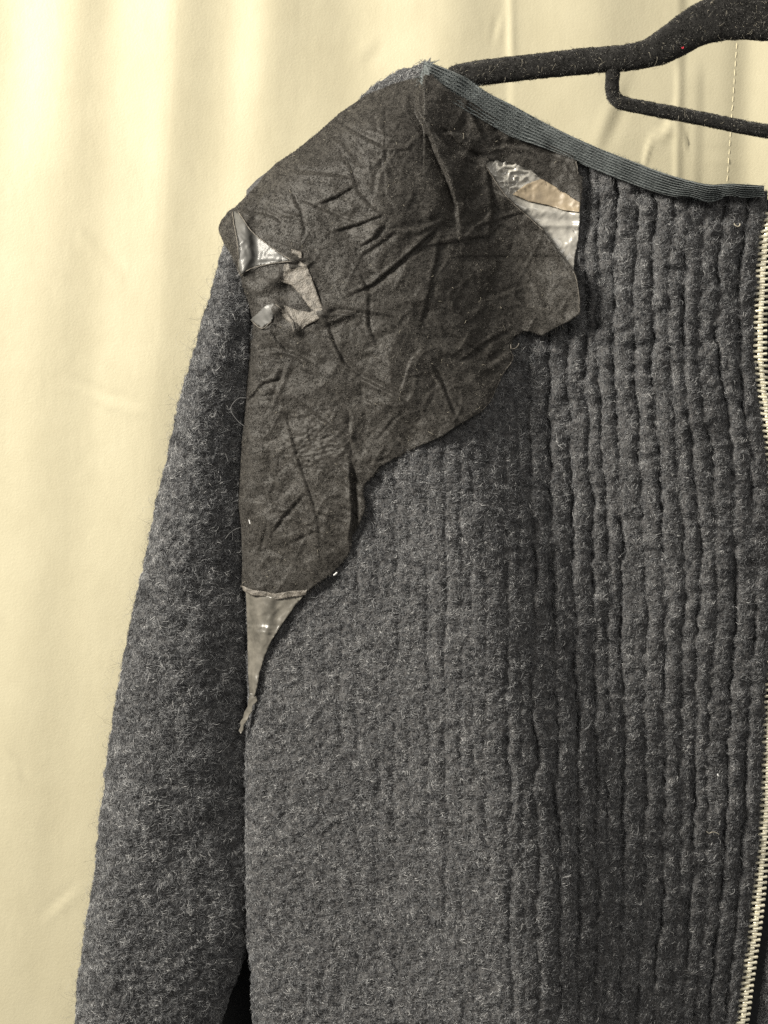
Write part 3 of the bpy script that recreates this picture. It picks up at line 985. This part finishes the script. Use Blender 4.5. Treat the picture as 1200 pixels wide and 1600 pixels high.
film('bare_patch', BIG, M_FILM_PALE, -0.6, 2.2, 0.25, 1, big_relief, label='large silvery bare patch with crinkled shine')
film('tan_piece', [(801, 303), (822, 288), (846, 279), (876, 297), (906, 316), (905, 331), (880, 328), (856, 320), (826, 314)], M_TAN, 0.75, 2.4, 0.25, 1, big_relief, label='tan piece on the bare patch')  # tan-coloured piece laid over the silvery film
film('film_scrap', HOLE1, M_FILM, -0.4, 2.4, 0.22, 3, lambda x, y: 3.5 * sstep(405, 372, x) * sstep(480, 440, y) + 0.9 * np.exp(-(poly_dist([(380, 424), (392, 402), (384, 350)], x, y)[0] / 5.0) ** 2), label='glossy clear triangle at the shoulder tip')
film('lit_facet', LIT_FACET_A, M_WORN_LIT, 0.9, 2.6, 0.25, 5, label='upper worn facet with light painted into its colour')  # suede facets turned to the light: their brightness is painted as paler worn leather
film('lit_facet', LIT_FACET_B, M_WORN_LIT, 1.0, 2.6, 0.3, 6, label='lower worn facet with light painted into its colour')
film('lit_facet', LIT_FACET_C, M_WORN_LIT, 0.8, 2.6, 0.1, 7, label='small worn facet with light painted into its colour')
film('film_scrap', SCRAP, M_FILM, 1.6, 2.4, 0.08, 8, label='clear film flap with a turned corner')
film('film_tail', TAIL, M_FILM_TAIL, 0.4, 2.4, 0.22, 9, lambda x, y: -1.4 * np.exp(-(poly_dist([(398, 930), (396, 990), (396, 1050)], x, y)[0] / 7.0) ** 2) + 1.2 * np.exp(-(poly_dist([(425, 930), (420, 975), (412, 1000)], x, y)[0] / 8.0) ** 2)
     - 3.5 * sstep(400, 386, x), label='long pale strip of bare backing at the lower tip')
film('torn_strip', [(391, 1083), (397, 1084), (401, 1090), (402, 1096), (397, 1100), (394, 1104), (394, 1111), (389, 1118), (385, 1127), (380, 1133), (380, 1140), (376, 1147), (373, 1142), (376, 1135), (375, 1129), (380, 1121), (382, 1112), (387, 1104), (388, 1094)], M_FILM_TAIL, -1.0, 2.0, 0.5, 10, label='curled torn end of the strip')
film('torn_rim', [(377, 915), (395, 922), (412, 924), (430, 928), (452, 924), (480, 922), (478, 930), (452, 934), (430, 937), (412, 932), (393, 930), (380, 923)], M_WORN_LIT, 0.9, 2.0, 0.5, 11, label='pale torn rim above the strip', rough=0.6)

# pale cut edges of the suede: a fine raised line
rims = []
for P, off in (([(363, 329), (366, 352), (372, 386), (373, 418), (377, 430)], 1.2), ([(372, 331), (393, 361), (413, 378), (432, 392), (454, 406)], 1.0), ([(377, 431), (386, 423), (404, 416), (430, 411), (456, 408)], 1.2),
               ([(896, 424), (900, 434), (903, 452), (905, 470), (905, 488)], 0.3), ([(759, 258), (770, 277), (794, 310), (830, 343), (850, 361)], 1.0), ([(797, 540), (798, 549), (801, 556), (800, 564), (794, 572), (785, 585), (777, 602), (769, 621), (758, 636), (745, 647)], 0.1),
               ([(362, 402), (370, 418), (376, 431)], 0.2), ([(891 - 500, 500), (409, 513), (424, 502)], 2.0), ([(430, 475), (448, 490), (456, 504), (459, 518)], 1.9), ([(900, 252), (902, 262), (903, 272)], 0.6)):
    c = curve_pts(P, 40)
    rims.append(W(c[:, 0] + 0.6 * vn(c[:, 1] / 3, c[:, 0] / 3, 80), c[:, 1], suede_d(c[:, 0], c[:, 1]) + off - 0.3))
rim = strands('cut_edge', rims, 0.00024, M_WORN_LIT, patch)
rim['kind'] = 'stuff'

# frayed fibres along the torn lower and right edges
fr = []
ol = np.array(SUEDE + SUEDE[:1], float)
for k in range(520):
    i = rng.integers(28, 108)
    t_ = rng.random()
    p0 = ol[i] * (1 - t_) + ol[i + 1] * t_
    dv = ol[i + 1] - ol[i]
    nn = np.array([dv[1], -dv[0]]) / (np.hypot(*dv) + 1e-6)
    if inside(SUEDE, p0[0] + nn[0] * 2, p0[1] + nn[1] * 2):
        nn = -nn
    L_ = abs(rng.normal()) * 2.6 + 1.0
    tt_ = np.linspace(0, 1, 5)
    cx_, cy_ = rng.normal() * 2.5, rng.normal() * 2.5
    x_, y_ = p0[0] - nn[0] + nn[0] * L_ * tt_ + cx_ * tt_ ** 2, p0[1] - nn[1] + nn[1] * L_ * tt_ + cy_ * tt_ ** 2
    fr.append((x_, y_, p0, 0.8 * tt_ * rng.normal()))
_d = suede_d(np.array([f[2][0] for f in fr]), np.array([f[2][1] for f in fr])) - 0.5
fr = [W(f[0], f[1], d_ + f[3]) for f, d_ in zip(fr, _d)]
fe = strands('frayed_edge', fr, 0.00006, M_SUEDE, patch)
fe['kind'] = 'stuff'

# ------------------------------------------------------------------ hanger
hanger = root('hanger', 'black velvet flocked clothes hanger with trouser bar, dusted with lint', 'hanger')
HUP = [(690, 122), (697, 113), (703, 106), (712, 102), (728, 98), (770, 92), (850, 83), (908, 76), (967, 71), (996, 66), (1013, 58), (1037, 41), (1054, 28), (1077, 12), (1098, 0), (1125, -12), (1160, -20), (1200, -22), (1240, -20), (1280, -12), (1305, 0), (1330, 14), (1352, 30), (1372, 46), (1392, 60), (1420, 68), (1500, 78), (1600, 92), (1700, 108)]
HLO = [(684, 150), (700, 142), (716, 138), (735, 135), (753, 133), (790, 129), (850, 122), (908, 117), (937, 113), (972, 111), (1013, 106), (1040, 99), (1069, 86), (1098, 71), (1127, 64), (1156, 62), (1200, 64), (1245, 63), (1275, 64), (1305, 72), (1334, 87), (1362, 100), (1390, 108), (1425, 112), (1500, 122), (1600, 136), (1700, 150)]
nh, nhc = 420, 28
hu, hl = curve_pts(HUP, nh), curve_pts(HLO, nh)
HD = -14.0
a = np.linspace(0, 2 * math.pi, nhc, endpoint=False)
ca, sa = np.cos(a), np.sin(a)
ca = np.sign(ca) * np.abs(ca) ** 0.8
sa = np.sign(sa) * np.abs(sa) ** 0.75
mid = (hu + hl) / 2
half = (hl - hu) / 2
cap = np.sqrt(np.clip(1 - (1 - np.clip(np.arange(nh) / 8.0, 0, 1)) ** 2, 0.05, 1))
Xh = mid[:, :1] + half[:, :1] * ca * cap[:, None]
Yh = mid[:, 1:] + half[:, 1:] * ca * cap[:, None]
Dh = HD + 4.2 * sa[None, :] * cap[:, None] + 0.15 * vn(Xh / 6, Yh / 6, 95)
Vh = W(Xh, Yh, Dh).reshape(-1, 3)
Fh = grid_faces(nh, nhc, True)
arm = mesh_obj('arm', Vh, Fh, M_VELVET, hanger)
BAR = curve_pts([(958, 96), (957, 120), (957, 140), (959, 150), (966, 158), (980, 163), (1010, 169), (1100, 186), (1200, 205), (1290, 205), (1380, 188), (1410, 178), (1428, 166), (1436, 150), (1436, 105)], 260)
Tb = np.gradient(BAR, axis=0)
Tb /= np.linalg.norm(Tb, axis=1, keepdims=True)
Nb = np.stack([-Tb[:, 1], Tb[:, 0]], 1)
rb = 10.5 + 1.8 * np.exp(-((np.arange(260) - 0) / 8.0) ** 2)
Xh2 = BAR[:, :1] + Nb[:, :1] * rb[:, None] * ca[None, :]
Yh2 = BAR[:, 1:] + Nb[:, 1:] * rb[:, None] * ca[None, :]
Dh2 = HD + 3.2 * sa[None, :] + 0 * Xh2
Vh2 = W(Xh2, Yh2, Dh2).reshape(-1, 3)
Fh2 = grid_faces(260, nhc, True)
bar = mesh_obj('trouser_bar', Vh2, Fh2, M_VELVET, hanger)


def lint_tint(x, y, r):
    t = r.random(len(x)) ** 2.2
    return np.clip(t + 0.12 * vn(x / 12, y / 12, 97), 0, 1)


fibres('flock', arm, Vh, Fh, 30000, 0.00045, 0.00006, 0.5, M_FLOCK, seed=45, closed=True, tint=lint_tint, curl=0.6, keep=lambda x, y: x > 690)
fibres('flock', bar, Vh2, Fh2, 11000, 0.00045, 0.00006, 0.5, M_FLOCK, seed=46, closed=True, tint=lint_tint, curl=0.6)
fibres('lint', arm, Vh, Fh, 300, 0.0008, 0.00005, 0.9, M_THREAD, seed=47, closed=True, curl=1.6, npt=6)
fibres('lint', bar, Vh2, Fh2, 110, 0.0009, 0.00005, 0.9, M_THREAD, seed=48, closed=True, curl=1.8, npt=6)

# ------------------------------------------------------------------ loose bits
def surf_thread(name, pts, dfun, off, rad, mat, label, cat, n=40):
    c = curve_pts(pts, n)
    P = W(c[:, 0], c[:, 1], dfun(c[:, 0], c[:, 1]) + off)
    o = strands(name, [P], rad, mat)
    o['label'], o['category'] = label, cat
    return o


surf_thread('loose_thread', [(386, 622), (374, 622), (366, 628), (361, 636), (362, 644), (367, 652), (374, 660), (382, 666)], lambda x, y: 2 + 0 * x, 5.0, 0.00013, M_GREYTHREAD,
            'pale looped thread sticking out beside the left edge of the suede', 'thread')
surf_thread('loose_thread', [(352, 842), (358, 834), (366, 828), (376, 824)], lambda x, y: 2 + 0 * x, 4.0, 0.00012, M_GREYTHREAD,
            'short straight thread poking left from the lower suede edge', 'thread')
surf_thread('loose_thread', [(798, 538), (799, 544), (803, 545), (807, 543), (810, 539), (811, 536)], lambda x, y: suede_d(x, y), 2.0, 0.00026, M_WORN_LIT,
            'tiny curled thread hooked in the notch of the suede edge', 'thread')
surf_thread('loose_thread', [(1104, 1299), (1108, 1302), (1113, 1300), (1119, 1301), (1124, 1304)], lambda x, y: body_d(x, y), 2.6, 0.00016, M_THREAD,
            'short cream thread lying on the ribs near the lower zip', 'thread')
surf_thread('loose_thread', [(1157, 1060), (1160, 1056), (1166, 1056), (1172, 1061), (1180, 1064), (1187, 1060)], lambda x, y: body_d(x, y), 2.2, 0.00014, M_GREYTHREAD,
            'wavy grey thread on the wool where the zip leaves the frame', 'thread')
surf_thread('loose_thread', [(178, 1391), (186, 1393), (194, 1398), (201, 1408), (203, 1420), (201, 1428)], lambda x, y: -2 + 0 * x, 1.5, 0.00014, M_GREYTHREAD,
            'bent pale thread lying low on the sleeve', 'thread')
surf_thread('thread_loop', [(1147, 349), (1149, 352), (1153, 354), (1156, 352), (1156, 349)], lambda x, y: body_d(x, y), 1.6, 0.00030, M_THREAD,
            'small cream thread loop on the wool under the neck binding', 'thread')
surf_thread('lint_fleck', [(521, 899), (524, 897), (527, 894)], lambda x, y: suede_d(x, y), 1.4, 0.00045, M_WHITE, 'bright white fleck on the lower right edge of the suede', 'lint', 8)
surf_thread('lint_fleck', [(389, 812), (390, 815), (391, 819)], lambda x, y: suede_d(np.asarray(x) + 20, y), 0.6, 0.00028, M_WHITE, 'thin white fleck on the lower left of the suede', 'lint', 8)
surf_thread('lint_fleck', [(1121, 1209), (1122, 1211), (1123, 1213)], lambda x, y: body_d(x, y), 2.4, 0.0004, M_WHITE, 'white fleck on the ribbed wool left of the lower zip', 'lint', 8)
surf_thread('lint_fleck', [(1065, 74), (1067, 76), (1068, 74), (1067, 73)], lambda x, y: HD + 4.6 + 0 * x, 0.3, 0.00025, M_RED, 'red lint speck on the velvet hanger', 'lint', 14)
